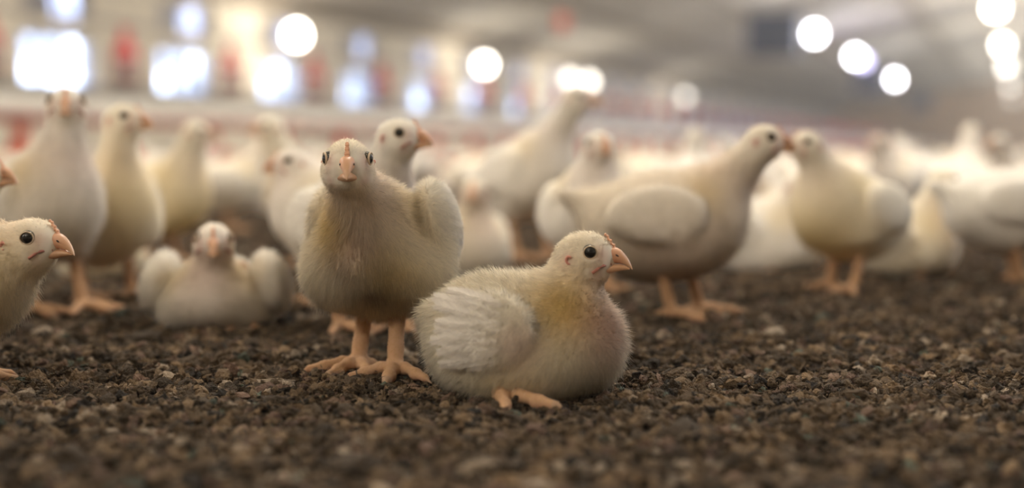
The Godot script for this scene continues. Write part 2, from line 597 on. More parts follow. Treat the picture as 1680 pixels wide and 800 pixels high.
	if not o.has("plain"):
		for s in [-1, 1]:
			put("nostril", hd.ball, mats["dark"], ub, Transform3D(Basis(Vector3.UP, s * 0.25) * Basis(Vector3.RIGHT, 0.5) * Basis.from_scale(Vector3(0.0005, 0.0005, 0.0013)), Vector3(s * 0.00400, 0.0010, 0.0172)))
		put("comb", hd.comb, mats["comb"], root, hf)
		for s in [-1, 1]:
			put("ear", hd.ear, mats["ear"], root, hf * Transform3D(Basis(Vector3.UP, s * 0.4), Vector3(s * (f.side(hf, s, -0.0014, -0.0092) + 0.0002), -0.0014, -0.0092)))
			if o.get("mouth", 4) == 0: continue
			var gp := [Vector3(s * 0.0042, -0.0041, 0.0140), Vector3(s * 0.0050, -0.0043, 0.0118)]
			for q in [[-0.0048, 0.0100], [-0.0062, 0.0076], [-0.0076, 0.0058], [-0.0088, 0.0042]].slice(0, o.get("mouth", 4)):
				gp.append(Vector3(s * (f.side(hf, s, q[0], q[1]) - 0.0003), q[0], q[1]))
			gp[2].x = s * maxf(absf(gp[2].x), 0.0056)
			put("gape", Shape.new().tube(gp, 0.0009, 8).mesh(), mats["gape"], lb)
	for s in [-1, 1]:
		var slope := (f.side(hf, s, 0.0031, 0.0050) - f.side(hf, s, 0.0031, 0.0010)) / 0.0040
		var eb := Basis(Vector3.UP, s * atan(slope))
		var ef := hf * Transform3D(eb, Vector3(s * f.side(hf, s, 0.0031, 0.0030), 0.0031, 0.0030) - eb.x * s * 0.0030)
		var eye := put("eye", hd.ball, mats["eye"], root, ef * Transform3D(Basis.from_scale(Vector3.ONE * 0.0046), Vector3.ZERO))
		if not o.has("plain"):
			put("eyelid", hd.lid, mats["lid"], eye, Transform3D(Basis.from_scale(Vector3.ONE / 0.0046), Vector3(s * 0.64, 0, 0)))
	if o.has("feathers"):
		wings(root, wfs, o)
	return root

func wings(root: Node3D, wfs: Array, o: Dictionary) -> void:
	var rng := RandomNumberGenerator.new()
	rng.seed = o.get("seed", 1)
	var bank := []
	for k in 3:
		var key := "feather%d" % k
		if not protos.has(key):
			protos[key] = feather_mesh([0.017, 0.022, 0.026][k], [0.0080, 0.0085, 0.0085][k], [0.10, 0.08, 0.06][k], k + 3)
		bank.append(protos[key])
	for w in wfs:
		var s: int = w[0]
		var wf: Transform3D = w[1]
		var r: Vector3 = w[2]
		var wing := Node3D.new()
		wing.name = "wing"
		root.add_child(wing, true)
		# rows from the tip forward, so that the nearer row lies over the farther
		for row in [[2, -0.14, 8, 0.00], [1, 0.10, 8, 0.25], [0, 0.34, 7, 0.45]]:
			for k in row[2]:
				var t: float = lerpf(-0.80, 0.72, (k + 0.5) / row[2]) + rng.randf_range(-0.04, 0.04)
				var zz: float = row[1] + rng.randf_range(-0.05, 0.05) - 0.12 * t + (0.16 * t * t if row[0] == 2 else 0.0)
				var x2 := sqrt(maxf(1.0 - zz * zz - t * t, 0.02))
				var p := Vector3(s * x2 * r.x, t * r.y, zz * r.z)
				var n := Vector3(p.x / (r.x * r.x), p.y / (r.y * r.y), p.z / (r.z * r.z)).normalized()
				var d := Vector3(0, t * 0.42 - 0.06 + rng.randf_range(-0.09, 0.09), -1).normalized()
				d = (d - n * n.dot(d) * 0.8).normalized()
				n = (n - d * n.dot(d)).normalized()
				var x := n.cross(-d)
				var b := Basis(x, n, -d) * Basis(Vector3.BACK, rng.randf_range(-0.1, 0.1)) * Basis.from_scale(Vector3.ONE * rng.randf_range(0.85, 1.1) * float(o.get("feather_scale", 1.0)))
				put("feather", bank[row[0]], mats["feather"], wing, wf * Transform3D(b, p + n * (0.0004 + 0.0006 * row[0])))

func grow_fur(body: Shape, o: Dictionary, hf: Transform3D, bf: Transform3D, wfs: Array) -> Shape:
	var rng := RandomNumberGenerator.new()
	rng.seed = o.get("seed", 1)
	var s := Shape.new()
	var area := 0.0
	var tri := body.i.size() / 3
	var areas := PackedFloat32Array()
	for t in tri:
		var A := body.v[body.i[t * 3]]
		var q := (body.v[body.i[t * 3 + 1]] - A).cross(body.v[body.i[t * 3 + 2]] - A).length() * 0.5
		areas.append(q)
		area += q
	var per: float = o.fur / area
	var len0: float = o.get("fur_length", 0.0066)
	var width: float = o.get("fur_width", 0.00022)
	var hinv := hf.affine_inverse()
	var eyes := [Vector3(0.0125, 0.0031, 0.0034), Vector3(-0.0125, 0.0031, 0.0034)]
	var winv := []
	for w in wfs: winv.append([w[1].affine_inverse(), w[2]])
	var fsmall := FastNoiseLite.new()
	fsmall.frequency = 1.0
	fsmall.seed = 11
	for t in tri:
		var e := areas[t] * per
		var cnt := int(e) + (1 if rng.randf() < e - int(e) else 0)
		for k in cnt:
			var u := sqrt(rng.randf())
			var bare := false
			var w := rng.randf()
			var ia := body.i[t * 3]
			var ib := body.i[t * 3 + 1]
			var ic := body.i[t * 3 + 2]
			var wa := 1.0 - u
			var wb := u * (1.0 - w)
			var wc := u * w
			var p := body.v[ia] * wa + body.v[ib] * wb + body.v[ic] * wc
			var n := (body.n[ia] * wa + body.n[ib] * wb + body.n[ic] * wc).normalized()
			var q := hinv * p
			var hr := q.length()
			if q.distance_squared_to(eyes[0]) < 0.000024 or q.distance_squared_to(eyes[1]) < 0.000024: continue
			var bp := bf.affine_inverse() * p
			var l := len0
			for q2 in o.get("bare", []):
				if p.distance_to(bf * q2[0]) < q2[1] * rng.randf_range(0.5, 1.1): bare = true
			if bare and rng.randf() < 0.75: continue
			if hr < 0.034:
				l = lerpf(0.0020, len0, smoothstep(0.016, 0.034, hr))
				if q.z > 0.007: l *= 0.6
				if q.z > 0.0105 and q.y > -0.008 and q.y < 0.007: continue
				if q.z > 0.001 and q.z < 0.016 and absf(q.y + 0.0085) < 0.0030 and absf(q.x) > 0.003: continue
				if q.z < -0.006 and q.z > -0.0125 and absf(q.y + 0.002) < 0.0018 and absf(q.x) > 0.008: l *= 0.35
			for wi in winv:
				if ((wi[0] * p) / wi[1]).length() < 1.12: l *= 0.75
			l *= rng.randf_range(0.5, 1.2)
			var flow := Vector3(0, -0.75, -0.65) if hr > 0.026 else Vector3(0, -0.45, -0.9)
			flow = (bf.basis * flow) if hr > 0.026 else (hf.basis * flow)
			var jit := Vector3(fsmall.get_noise_3dv(p * 260.0), fsmall.get_noise_3dv(p * 260.0 + Vector3.ONE * 40), fsmall.get_noise_3dv(p * 260.0 - Vector3.ONE * 40)) * 1.4
			jit += Vector3(rng.randf_range(-1, 1), rng.randf_range(-1, 1), rng.randf_range(-1, 1)) * 0.35
			var lift: float = o.get("lift", 0.7)
			if rng.randf() < 0.16:
				lift *= 2.2
				l *= 1.25
			var d := (flow - n * n.dot(flow) + n * lift + jit * 0.75)
			if d.dot(n) < 0.12: d += n * (0.15 - d.dot(n))
			d = d.normalized()
			var d2 := (d + flow * 0.28 - n * 0.05).normalized()
			var side := -d.cross(n + Vector3(rng.randf_range(-1, 1), rng.randf_range(-1, 1), rng.randf_range(-1, 1)) * 0.55).normalized() * width * 0.5
			if d.cross(side).dot(n) < 0.0: side = -side
			var root := p - n * 0.0008
			var mid := root + d * l * 0.55
			var tip := mid + d2 * l * 0.5
			if tip.y < 0.0008: tip.y = 0.0008
			var sh := rng.randf_range(0.80, 1.18)
			var c := body.c[ia]
			c = Color(c.r * sh, c.g * sh, c.b * sh)
			var at := s.v.size()
			s.v.append_array(PackedVector3Array([root - side, root + side, mid - side * 0.8, mid + side * 0.8, tip]))
			var nn := (n + (d2 - d) * 0.3).normalized()
			s.n.append_array(PackedVector3Array([nn, nn, nn, nn, nn]))
			s.c.append_array(PackedColorArray([c, c, c, c, c]))
			s.i.append_array(PackedInt32Array([at, at + 1, at + 2, at + 1, at + 3, at + 2, at + 2, at + 3, at + 4]))
	return s

# ------------------------------------------------------------------ litter
var ground_noise := FastNoiseLite.new()

func ground(x: float, z: float) -> float:
	return 0.0055 * ground_noise.get_noise_2d(x * 14.0, z * 14.0) + 0.0022 * ground_noise.get_noise_2d(x * 60.0 + 90.0, z * 60.0)

func clod_mesh(sd: int, rough: float, flat: float, sub: int) -> ArrayMesh:
	var n := FastNoiseLite.new()
	n.seed = sd
	n.frequency = 0.9
	n.fractal_octaves = 3
	var s := Shape.new()
	var rows := 4 + sub * 2
	var seg := 6 + sub * 3
	var pts := []
	for a in rows + 1:
		var ring := []
		for b in seg:
			var th := PI * a / rows
			var ph := -TAU * (b + 0.5 * (a % 2)) / seg
			var d := Vector3(sin(th) * cos(ph), cos(th), sin(th) * sin(ph))
			var cut := Vector3(signf(d.x) * pow(absf(d.x), 0.8), signf(d.y) * pow(absf(d.y), 0.7), signf(d.z) * pow(absf(d.z), 0.8))
			ring.append(cut * (1.0 + rough * n.get_noise_3dv(d * 1.3) + 0.5 * rough * n.get_noise_3dv(d * 3.1)) * Vector3(1, flat, 0.75))
		pts.append(ring)
	for a in rows:
		for b in seg:
			var b2 := (b + 1) % seg
			for tri in [[pts[a][b], pts[a + 1][b2], pts[a + 1][b]], [pts[a][b], pts[a][b2], pts[a + 1][b2]]]:
				var f: Vector3 = (tri[2] - tri[0]).cross(tri[1] - tri[0])
				if f.length_squared() < 1e-10: continue
				var mid: Vector3 = tri[0] + tri[1] + tri[2]
				var at := s.v.size()
				var order := [0, 1, 2] if f.dot(mid) > 0 else [0, 2, 1]
				for k in order:
					s.v.append(tri[k])
					s.n.append((f.normalized() * signf(f.dot(mid)) + tri[k].normalized() * 0.6).normalized())
				s.i.append_array(PackedInt32Array([at, at + 1, at + 2]))
	return s.mesh()

func litter_color(rng: RandomNumberGenerator) -> Color:
	var t := rng.randf()
	var c := Color(0.042, 0.027, 0.014).lerp(Color(0.205, 0.135, 0.074), pow(t, 1.6))
	var q := rng.randf()
	if q < 0.05: c = Color(0.32, 0.25, 0.18)
	elif q < 0.10: c = Color(0.022, 0.016, 0.011)
	elif q < 0.115: c = Color(0.10, 0.115, 0.085)
	elif q < 0.20: c = c.lerp(Color(0.19, 0.115, 0.085), 0.6)
	return c

func litter() -> void:
	var rng := RandomNumberGenerator.new()
	rng.seed = 77
	var s := Shape.new()
	var nx := 250
	var nz := 230
	for a in nz + 1:
		var z := -0.40 - 2.9 * pow(float(a) / nz, 1.7)
		for b in nx + 1:
			var x := lerpf(-1.7, 1.7, float(b) / nx)
			s.v.append(Vector3(x, ground(x, z) - 0.002, z))
			s.n.append(Vector3.UP)
			s.c.append(Color(0.075, 0.053, 0.036))
	for a in nz:
		for b in nx:
			var o := a * (nx + 1) + b
			s.i.append_array(PackedInt32Array([o, o + nx + 1, o + 1, o + 1, o + nx + 1, o + nx + 2]))
	var t := 0
	for k in s.n.size(): s.n[k] = Vector3.ZERO
	while t < s.i.size():
		var A := s.v[s.i[t]]
		var fn := (s.v[s.i[t + 2]] - A).cross(s.v[s.i[t + 1]] - A)
		for j in 3: s.n[s.i[t + j]] += fn
		t += 3
	for k in s.n.size(): s.n[k] = s.n[k].normalized()
	if s.n[0].y < 0:
		for k in range(0, s.i.size(), 3):
			var tmp := s.i[k + 1]
			s.i[k + 1] = s.i[k + 2]
			s.i[k + 2] = tmp
		for k in s.n.size(): s.n[k] = -s.n[k]
	var slab := Shape.new().box(Vector3(-13, -0.20, -101), Vector3(10, -0.012, 13))
	slab.paint(Color(0.10, 0.072, 0.050))
	s.add(slab, Transform3D(RB, Vector3.ZERO))
	var fl := put("floor", s.mesh(), mats["litter_bed"])
	tag(fl, "brown crumbly litter covering the whole floor of the poultry house", "floor", "", "structure")
	# loose crumbs
	var kinds := []
	for k in 6: kinds.append(clod_mesh(k + 1, 0.85, [0.55, 0.3, 0.7, 0.18, 0.45, 0.14][k], 1 if k < 4 else 0))
	var spots: Array = []
	for k in 6: spots.append([])
	# rings of distance: near the camera small and dense, further out larger and sparser
	for zone in [[0.45, 1.05, 36000, 0.0011, 0.0062], [1.05, 1.7, 26000, 0.0019, 0.0075], [1.7, 3.2, 16000, 0.0035, 0.0090], [3.2, 9.0, 9000, 0.008, 0.020]]:
		for k in zone[2]:
			var dd := sqrt(lerpf(zone[0] * zone[0], zone[1] * zone[1], rng.randf()))
			var x := rng.randf_range(-0.43, 0.43) * dd + rng.randf_range(-0.08, 0.08)
			var z := -dd
			var r: float = zone[3] + (zone[4] - zone[3]) * pow(rng.randf(), 3.2)
			var y := ground(x, z) if dd < 3.2 else -0.012
			var b := Basis.from_euler(Vector3(rng.randf_range(-0.9, 0.9), rng.randf() * TAU, rng.randf_range(-0.9, 0.9))).scaled_local(Vector3.ONE * r)
			var tone := clampf(1.0 + 0.9 * ground_noise.get_noise_2d(x * 22.0 + 31.0, z * 22.0), 0.55, 1.5)
			spots[rng.randi() % 6].append([Transform3D(b, Vector3(x, y - r * 0.05 + rng.randf_range(0.0, 0.0022), z)), litter_color(rng) * tone])
	for k in 6:
		var mm := MultiMesh.new()
		mm.transform_format = MultiMesh.TRANSFORM_3D
		mm.use_colors = true
		mm.mesh = kinds[k]
		mm.instance_count = spots[k].size()
		for j in spots[k].size():
			mm.set_instance_transform(j, spots[k][j][0])
			mm.set_instance_color(j, spots[k][j][1])
		var mi := MultiMeshInstance3D.new()
		mi.name = "litter_crumbs"
		mi.multimesh = mm
		mi.material_override = mats["crumb"]
		fl.add_child(mi, true)
		tag(mi, "", "", "", "stuff")
	# fine fibres of bedding
	var fib := Shape.new()
	for k in 14000:
		var dd := lerpf(0.55, 1.3, pow(rng.randf(), 0.8))
		var x := rng.randf_range(-0.42, 0.42) * dd
		var p := Vector3(x, ground(x, -dd) + rng.randf_range(0.001, 0.005), -dd)
		var d := Vector3(rng.randf_range(-1, 1), rng.randf_range(-0.25, 0.45), rng.randf_range(-1, 1)).normalized() * rng.randf_range(0.002, 0.007)
		var e := d.cross(Vector3(rng.randf_range(-1, 1), 1, rng.randf_range(-1, 1))).normalized() * rng.randf_range(0.00015, 0.0004)
		fib.quad(p - e, p + d * 0.5 - e + Vector3.UP * 0.0003, p + d + e * 0.2, p + d * 0.4 + e)
		var c := Color(0.26, 0.19, 0.125) * rng.randf_range(0.4, 1.2)
		for j in 4: fib.c.append(Color(c.r, c.g, c.b))
	tag(put("bedding_fibres", fib.mesh(), mats["crumb"], fl), "", "", "", "stuff")
	# clods that can be picked out
	var big := []
	for k in 8:
		var cm := clod_mesh(k + 40, 0.6, [0.5, 0.35, 0.6, 0.28, 0.45, 0.4, 0.55, 0.3][k], 3)
		big.append(cm)
	for k in 290:
		var dd := lerpf(0.56, 1.35, pow(rng.randf(), 1.1))
		var x := rng.randf_range(-0.38, 0.38) * dd
		var r := rng.randf_range(0.0042, 0.0085) * (1.5 if rng.randf() < 0.12 else 1.0)
		var b := Basis.from_euler(Vector3(rng.randf_range(-0.35, 0.35), rng.randf() * TAU, rng.randf_range(-0.35, 0.35))).scaled_local(Vector3.ONE * r)
		var under := false
		for q in [[0.004, -0.842, 0.062], [-0.084, -0.919, 0.035], [-0.246, -1.166, 0.06]]:
			if Vector2(x - q[0], -dd - q[1]).length() < q[2]: under = true
		if under: continue
		var mk := "clod%d" % (k % 9)
		if not mats.has(mk):
			var c := litter_color(rng).linear_to_srgb()
			var mm2 := mat(mk, c, 0.95)
			mm2.heightmap_enabled = true
			mm2.heightmap_texture = mats["crumb"].heightmap_texture
			mm2.heightmap_scale = 0.12
			mm2.uv1_triplanar = true
			mm2.uv1_world_triplanar = true
			mm2.uv1_scale = Vector3.ONE * 40
		put("litter_clod", big[k % 8], mats[mk], fl, Transform3D(b, Vector3(x, ground(x, -dd) + r * 0.12, -dd)))

# ------------------------------------------------------------------ the house
var RB := Basis(Vector3.UP, deg_to_rad(-19.65))    # the house's own axes: -z down its length, -x to its left wall

func at_house(left: float, up: float, along: float) -> Vector3:
	return RB * Vector3(-left, up, -along)

func lamp(called: String, label: String, group: String, left: float, up: float, along: float, size: float, energy: float, glow: float, tint: Color, top: float) -> void:
	var o := base(called, Transform3D(Basis(), at_house(left, up, along)))
	tag(o, label, "lamp", group)
	var prof := []
	for k in 11:
		var a := PI * k / 10.0
		prof.append([sin(a) * size * 0.5 * (1.0 if k < 6 else 0.92) + 1e-4, -cos(a) * size * 0.5 * (1.0 if k < 6 else 1.15)])
	var key := "bulb%.2f" % glow + tint.to_html()
	var m := mat(key, Color(0.95, 0.95, 0.93), 0.4)
	m.emission_enabled = true
	m.emission = tint
	m.emission_energy_multiplier = glow
	put("bulb", Shape.new().lathe(prof, 20).mesh(), m, o)
	put("lamp_holder", Shape.new().lathe([[size * 0.22, size * 0.5], [size * 0.30, size * 0.54], [size * 0.30, size * 0.85], [size * 0.16, size * 0.98], [0.01, size * 1.0]], 16).mesh(), mats["grey_plastic"], o)
	if top > size: put("cable", Shape.new().tube([Vector3(0, size * 0.95, 0), Vector3(0, top, 0)], 0.008, 8).mesh(), mats["grey_plastic"], o)
	var l := OmniLight3D.new()
	l.name = "bulb_light"
	l.light_energy = energy
	l.light_color = tint
	l.light_size = size * 0.42
	l.omni_range = 130.0
	l.omni_attenuation = 2.0
	l.shadow_enabled = true
	o.add_child(l)

func roof_h(left: float) -> float:
	return 4.6 - absf(left - 1.5) * (4.6 - 2.75) / 10.5

func house() -> void:
	var xf := Transform3D(RB, Vector3.ZERO)
	var L0 := -12.0
	var L1 := 100.0
	# left wall with two rows of openings
	var s := Shape.new()
	var x0 := -12.3
	var x1 := -12.0
	var bays := []
	var a := 15.83 - 3.06 * 8
	while a < L1 - 1.5:
		bays.append(a)
		a += 3.06
	s.box(Vector3(x0, -0.2, -L1), Vector3(x1, 1.0, -L0))
	s.box(Vector3(x0, 1.68, -L1), Vector3(x1, 1.86, -L0))
	s.box(Vector3(x0, 2.36, -L1), Vector3(x1, 2.95, -L0))
	var edges := [L0]
	for b in bays:
		edges.append(b - 0.74)
		edges.append(b + 0.74)
	edges.append(L1)
	for k in range(0, edges.size(), 2):
		for y in [[1.0, 1.68], [1.86, 2.36]]:
			s.box(Vector3(x0, y[0], -edges[k + 1]), Vector3(x1, y[1], -edges[k]))
	tag(put("wall_left", s.mesh(), mats["wall"], null, xf), "long cream side wall with two rows of openings, behind the feeders", "wall", "", "structure")
	tag(put("wall_right", Shape.new().box(Vector3(9, -0.2, -L1), Vector3(9.3, 2.95, -L0)).mesh(), mats["wall"], null, xf), "cream side wall to the right, outside the view", "wall", "", "structure")
	tag(put("wall_far", Shape.new().box(Vector3(-12.3, -0.2, -L1 - 0.3), Vector3(9.3, 4.9, -L1)).mesh(), mats["end_wall"], null, xf), "tan end wall far down the house", "wall", "", "structure")
	tag(put("wall_near", Shape.new().box(Vector3(-12.3, -0.2, -L0), Vector3(9.3, 4.9, -L0 + 0.3)).mesh(), mats["wall"], null, xf), "cream end wall behind the camera", "wall", "", "structure")
	var c := Shape.new()
	for side in [[-12.6, -1.5], [-1.5, 9.6]]:
		var ya := roof_h(-side[0])
		var yb := roof_h(-side[1])
		var p := func(x, y, z): return Vector3(x, y, z)
		var z0 := -L1 - 0.4
		var z1 := -L0 + 0.4
		var t := 0.3
		c.quad(Vector3(side[0], ya, z0), Vector3(side[0], ya, z1), Vector3(side[1], yb, z1), Vector3(side[1], yb, z0))
		c.quad(Vector3(side[0], ya + t, z1), Vector3(side[0], ya + t, z0), Vector3(side[1], yb + t, z0), Vector3(side[1], yb + t, z1))
	tag(put("ceiling", c.mesh(), mats["ceiling"], null, xf), "pale ridged ceiling running the length of the house", "ceiling", "", "structure")
	# eave beam and purlins under the ceiling
	tag(put("trim_1", Shape.new().box(Vector3(-12.0, 2.52, -L1), Vector3(-11.7, 2.74, -L0)).mesh(), mats["eave"], null, xf), "dull brown eave board along the top of the left wall", "trim", "", "structure")
	var k := 2
	for left in [9.2, 6.6, 3.0]:
		var y := roof_h(left) - 0.11
		tag(put("trim_%d" % k, Shape.new().box(Vector3(-left - 0.06, y, -L1), Vector3(-left + 0.06, y + 0.10, -L0)).mesh(), mats["eave"], null, xf), "thin purlin under the ceiling %s" % ["nearest the left wall", "over the drinker line", "nearest the ridge"][k - 2], "trim", "", "structure")
		k += 1
	# windows: a frame, four panes, some clear and some frosted; above each a shutter that stands ajar
	k = 1
	var clear_panes := [[0, 1, 2, 5], [0, 5], [0, 4], [0], [0, 1, 5], [0, 4], [1], [2], [1], [0], [2], [1]]
	for bi in bays.size():
		var b: float = bays[bi]
		var seen := bi - 8
		var w := base("window_%d" % k, xf * Transform3D(Basis(), Vector3(-12.15, 1.0, -b)))
		tag(w, "", "", "", "structure")
		var fr := Shape.new()
		fr.box(Vector3(-0.05, 0, -0.74), Vector3(0.05, 0.05, 0.74))
		fr.box(Vector3(-0.05, 0.63, -0.74), Vector3(0.05, 0.68, 0.74))
		for zz in [-0.74, -0.265, 0.215, 0.69]: fr.box(Vector3(-0.05, 0, zz), Vector3(0.05, 0.68, zz + 0.05))
		fr.box(Vector3(-0.04, 0.33, -0.74), Vector3(0.04, 0.36, 0.74))
		put("window_frame", fr.mesh(), mats["frame"], w)
		var open: Array = clear_panes[seen] if seen >= 0 and seen < clear_panes.size() else [1]
		for row in 2:
			for col in 3:
				var zc := 0.475 - col * 0.475
				var y0 := 0.05 + row * 0.31
				var pane := Shape.new().box(Vector3(-0.006, y0, zc - 0.215), Vector3(0.006, y0 + 0.28, zc + 0.215))
				put("pane", pane.mesh(), mats["glass"] if (row * 3 + col) in open else mats["frosted"], w)
		k += 1
	for bi in bays.size():
		var b: float = bays[bi]
		var v := base("vent_shutter", xf * Transform3D(Basis(), Vector3(-12.0, 1.86, -b)))
		tag(v, "grey inlet shutter above a side window, outside the view on the left" if bi < 8 else "grey inlet shutter standing ajar above the %s side window from the left edge" % NTH[bi - 8] if bi < 16 else "grey inlet shutter above a far window where the side wall blurs together", "shutter", "inlet shutters above the side windows")
		put("panel", Shape.new().box(Vector3(-0.12, 0.0, 0.0), Vector3(-0.09, 0.50, 0.74)).mesh(), mats["shutter"], v)
		put("panel", Shape.new().box(Vector3(-0.12, 0.0, -0.74), Vector3(-0.09, 0.50, -0.52)).mesh(), mats["shutter"], v)
		var strip := Transform3D(Basis(Vector3.RIGHT, 0.30), Vector3(-0.13, 0.25, -0.26))
		put("curtain_strip", Shape.new().box(Vector3(-0.01, -0.28, -0.28), Vector3(0.01, 0.28, 0.28)).mesh(), mats["lilac"], v, strip)
		put("rail", Shape.new().box(Vector3(-0.10, -0.27, 0.13), Vector3(-0.05, 0.27, 0.16)).mesh(), mats["frame"], v, Transform3D(Basis(Vector3.RIGHT, 0.30), Vector3(0, 0.25, -0.26)))
	# feeder line: white tube, grey rail above it and red pans below
	var fx := -4.1
	var o := base("feeder_line", xf * Transform3D(Basis(), Vector3(fx, 0, 0)))
	tag(o, "long white feed tube with a grey rail on top, running behind the chicks", "feeder line")
	put("feed_tube", Shape.new().tube([Vector3(0, 0.335, 3), Vector3(0, 0.335, -85)], 0.050, 18).mesh(), mats["white_tube"], o)
	put("shock_strip", Shape.new().box(Vector3(0.052, 0.262, -85), Vector3(0.060, 0.296, 3)).mesh(), mats["rust"], o)
	put("rail", Shape.new().box(Vector3(-0.03, 0.395, -85), Vector3(0.03, 0.445, 3)).mesh(), mats["galvanised"], o)
	var br := Shape.new()
	for j in 30: br.box(Vector3(-0.006, 0.37, -j * 2.8 - 0.03), Vector3(0.006, 0.40, -j * 2.8 + 0.03))
	put("bracket", br.mesh(), mats["galvanised"], o)
	var pan := Shape.new().lathe([[0.002, 0.0], [0.14, 0.0], [0.165, 0.02], [0.172, 0.06], [0.166, 0.062], [0.158, 0.025], [0.13, 0.010], [0.06, 0.015], [0.055, 0.045]], 28).mesh()
	var cone := Shape.new().lathe([[0.045, 0.07], [0.060, 0.08], [0.042, 0.15], [0.032, 0.20], [0.030, 0.27], [0.026, 0.284]], 20).mesh()
	var grill := Shape.new()
	for j in 12:
		var an := TAU * j / 12
		var d := Vector3(cos(an), 0, sin(an))
		grill.tube([d * 0.166 + Vector3(0, 0.060, 0), d * 0.125 + Vector3(0, 0.115, 0), d * 0.04 + Vector3(0, 0.150, 0)], 0.006, 6)
	var gm := grill.mesh()
	var first: Node3D = null
	for j in 56:
		var z := -2.0 - (j + 4) * 0.78
		if first == null:
			first = base("feed_pan", Transform3D())
			tag(first, "round red feed pan hanging under the white feed tube", "feed pan", "red feed pans under the feed tube")
			put("dish", pan, mats["red"], first)
			put("cone", cone, mats["red"], first)
			put("grill", gm, mats["red"], first)
		var q := first
		if j > 0:
			q = first.duplicate()
			q.name = numbered("feed_pan")
			add_child(q, true)
		q.transform = xf * Transform3D(Basis(), Vector3(fx, 0, z))
		q.set_meta("label", "round red feed pan under the white feed tube, %s from the left edge" % NTH[j] if j < 8 else "red feed pan in the blurred far stretch of the feed tube")
	# drinker line hanging higher, nearer the wall
	var dx := -5.35
	o = base("drinker_line", xf * Transform3D(Basis(), Vector3(dx, 0, 0)))
	tag(o, "thin grey water pipe carrying the red drinkers, above the feed tube", "water pipe")
	put("pipe", Shape.new().tube([Vector3(0, 0.935, 3), Vector3(0, 0.935, -85)], 0.016, 12).mesh(), mats["galvanised"], o)
	var hang := Shape.new().tube([Vector3(0, 0.951, 0), Vector3(0, roof_h(5.35), 0)], 0.004, 6).mesh()
	for j in 22: put("hanger", hang, mats["galvanised"], o, Transform3D(Basis(), Vector3(0, 0, -j * 4.0 - 1.9)))
	first = null
	for j in 44:
		var z := -(7.85 - 0.336 * 5.35) / 0.942 - j * 1.28
		if first == null:
			first = base("drinker", Transform3D())
			tag(first, "red and clear drinker hanging from the grey water pipe", "drinker", "drinkers on the water pipe")
			put("cap", Shape.new().lathe([[0.085, 0.70], [0.088, 0.71], [0.075, 0.76], [0.045, 0.83], [0.028, 0.86], [0.028, 0.910], [0.01, 0.918]], 24).mesh(), mats["crimson"], first)
			put("jar", Shape.new().lathe([[0.060, 0.61], [0.074, 0.615], [0.076, 0.70], [0.072, 0.71]], 24).mesh(), mats["jar"], first)
			put("dish", Shape.new().lathe([[0.004, 0.56], [0.07, 0.56], [0.092, 0.575], [0.100, 0.62], [0.094, 0.622], [0.085, 0.59], [0.06, 0.585], [0.05, 0.615]], 24).mesh(), mats["maroon"], first)
		var q := first
		if j > 0:
			q = first.duplicate()
			q.name = numbered("drinker")
			add_child(q, true)
		q.transform = xf * Transform3D(Basis(), Vector3(dx, 0, z))
		q.set_meta("label", "red and clear drinker hanging from the water pipe, %s from the left edge" % NTH[j] if j < 8 else "red drinker in the blurred far stretch of the water pipe")
	var cord := base("hanging_weight", Transform3D(Basis(), Vector3(0.686, 0.0, -20.0)))
	tag(cord, "thin cord with an orange weight hanging from the ceiling above the tall chick", "weight")
	put("cord", Shape.new().tube([Vector3(0, 1.1, 0), Vector3(0, roof_h(6.07), 0)], 0.012, 8).mesh(), mats["galvanised"], cord)
	put("weight", Shape.new().lathe([[0.02, 1.80], [0.075, 1.82], [0.085, 1.90], [0.075, 2.00], [0.02, 2.04]], 16).mesh(), mats["red"], cord)
	# blue heaters under the ceiling
	var place := ["nearest, left of the nearest lamps", "second, beside a bright lamp", "third and farthest down the house"]
	for j in 3:
		var along: float = [31.9, 53.5, 80.0][j]
		var h := base("heater", xf * Transform3D(Basis(), Vector3(-5.2, 2.25, -along)))
		tag(h, "dark blue box heater hung under the ceiling, " + place[j], "heater")
		var bx := Shape.new().box(Vector3(-0.56, 0, -0.35), Vector3(0.56, 0.9, 0.35))
		put("casing", bx.mesh(), mats["blue"], h)
		var lv := Shape.new()
		for q in 6: lv.box(Vector3(-0.46, 0.12 + q * 0.12, 0.35), Vector3(0.46, 0.17 + q * 0.12, 0.38))
		put("louvre", lv.mesh(), mats["navy"], h)
		var rods := Shape.new()
		for xx in [-0.4, 0.4]: rods.tube([Vector3(xx, 0.9, 0), Vector3(xx, roof_h(5.2) - 2.25, 0)], 0.012, 8)
		put("hanger", rods.mesh(), mats["galvanised"], h)

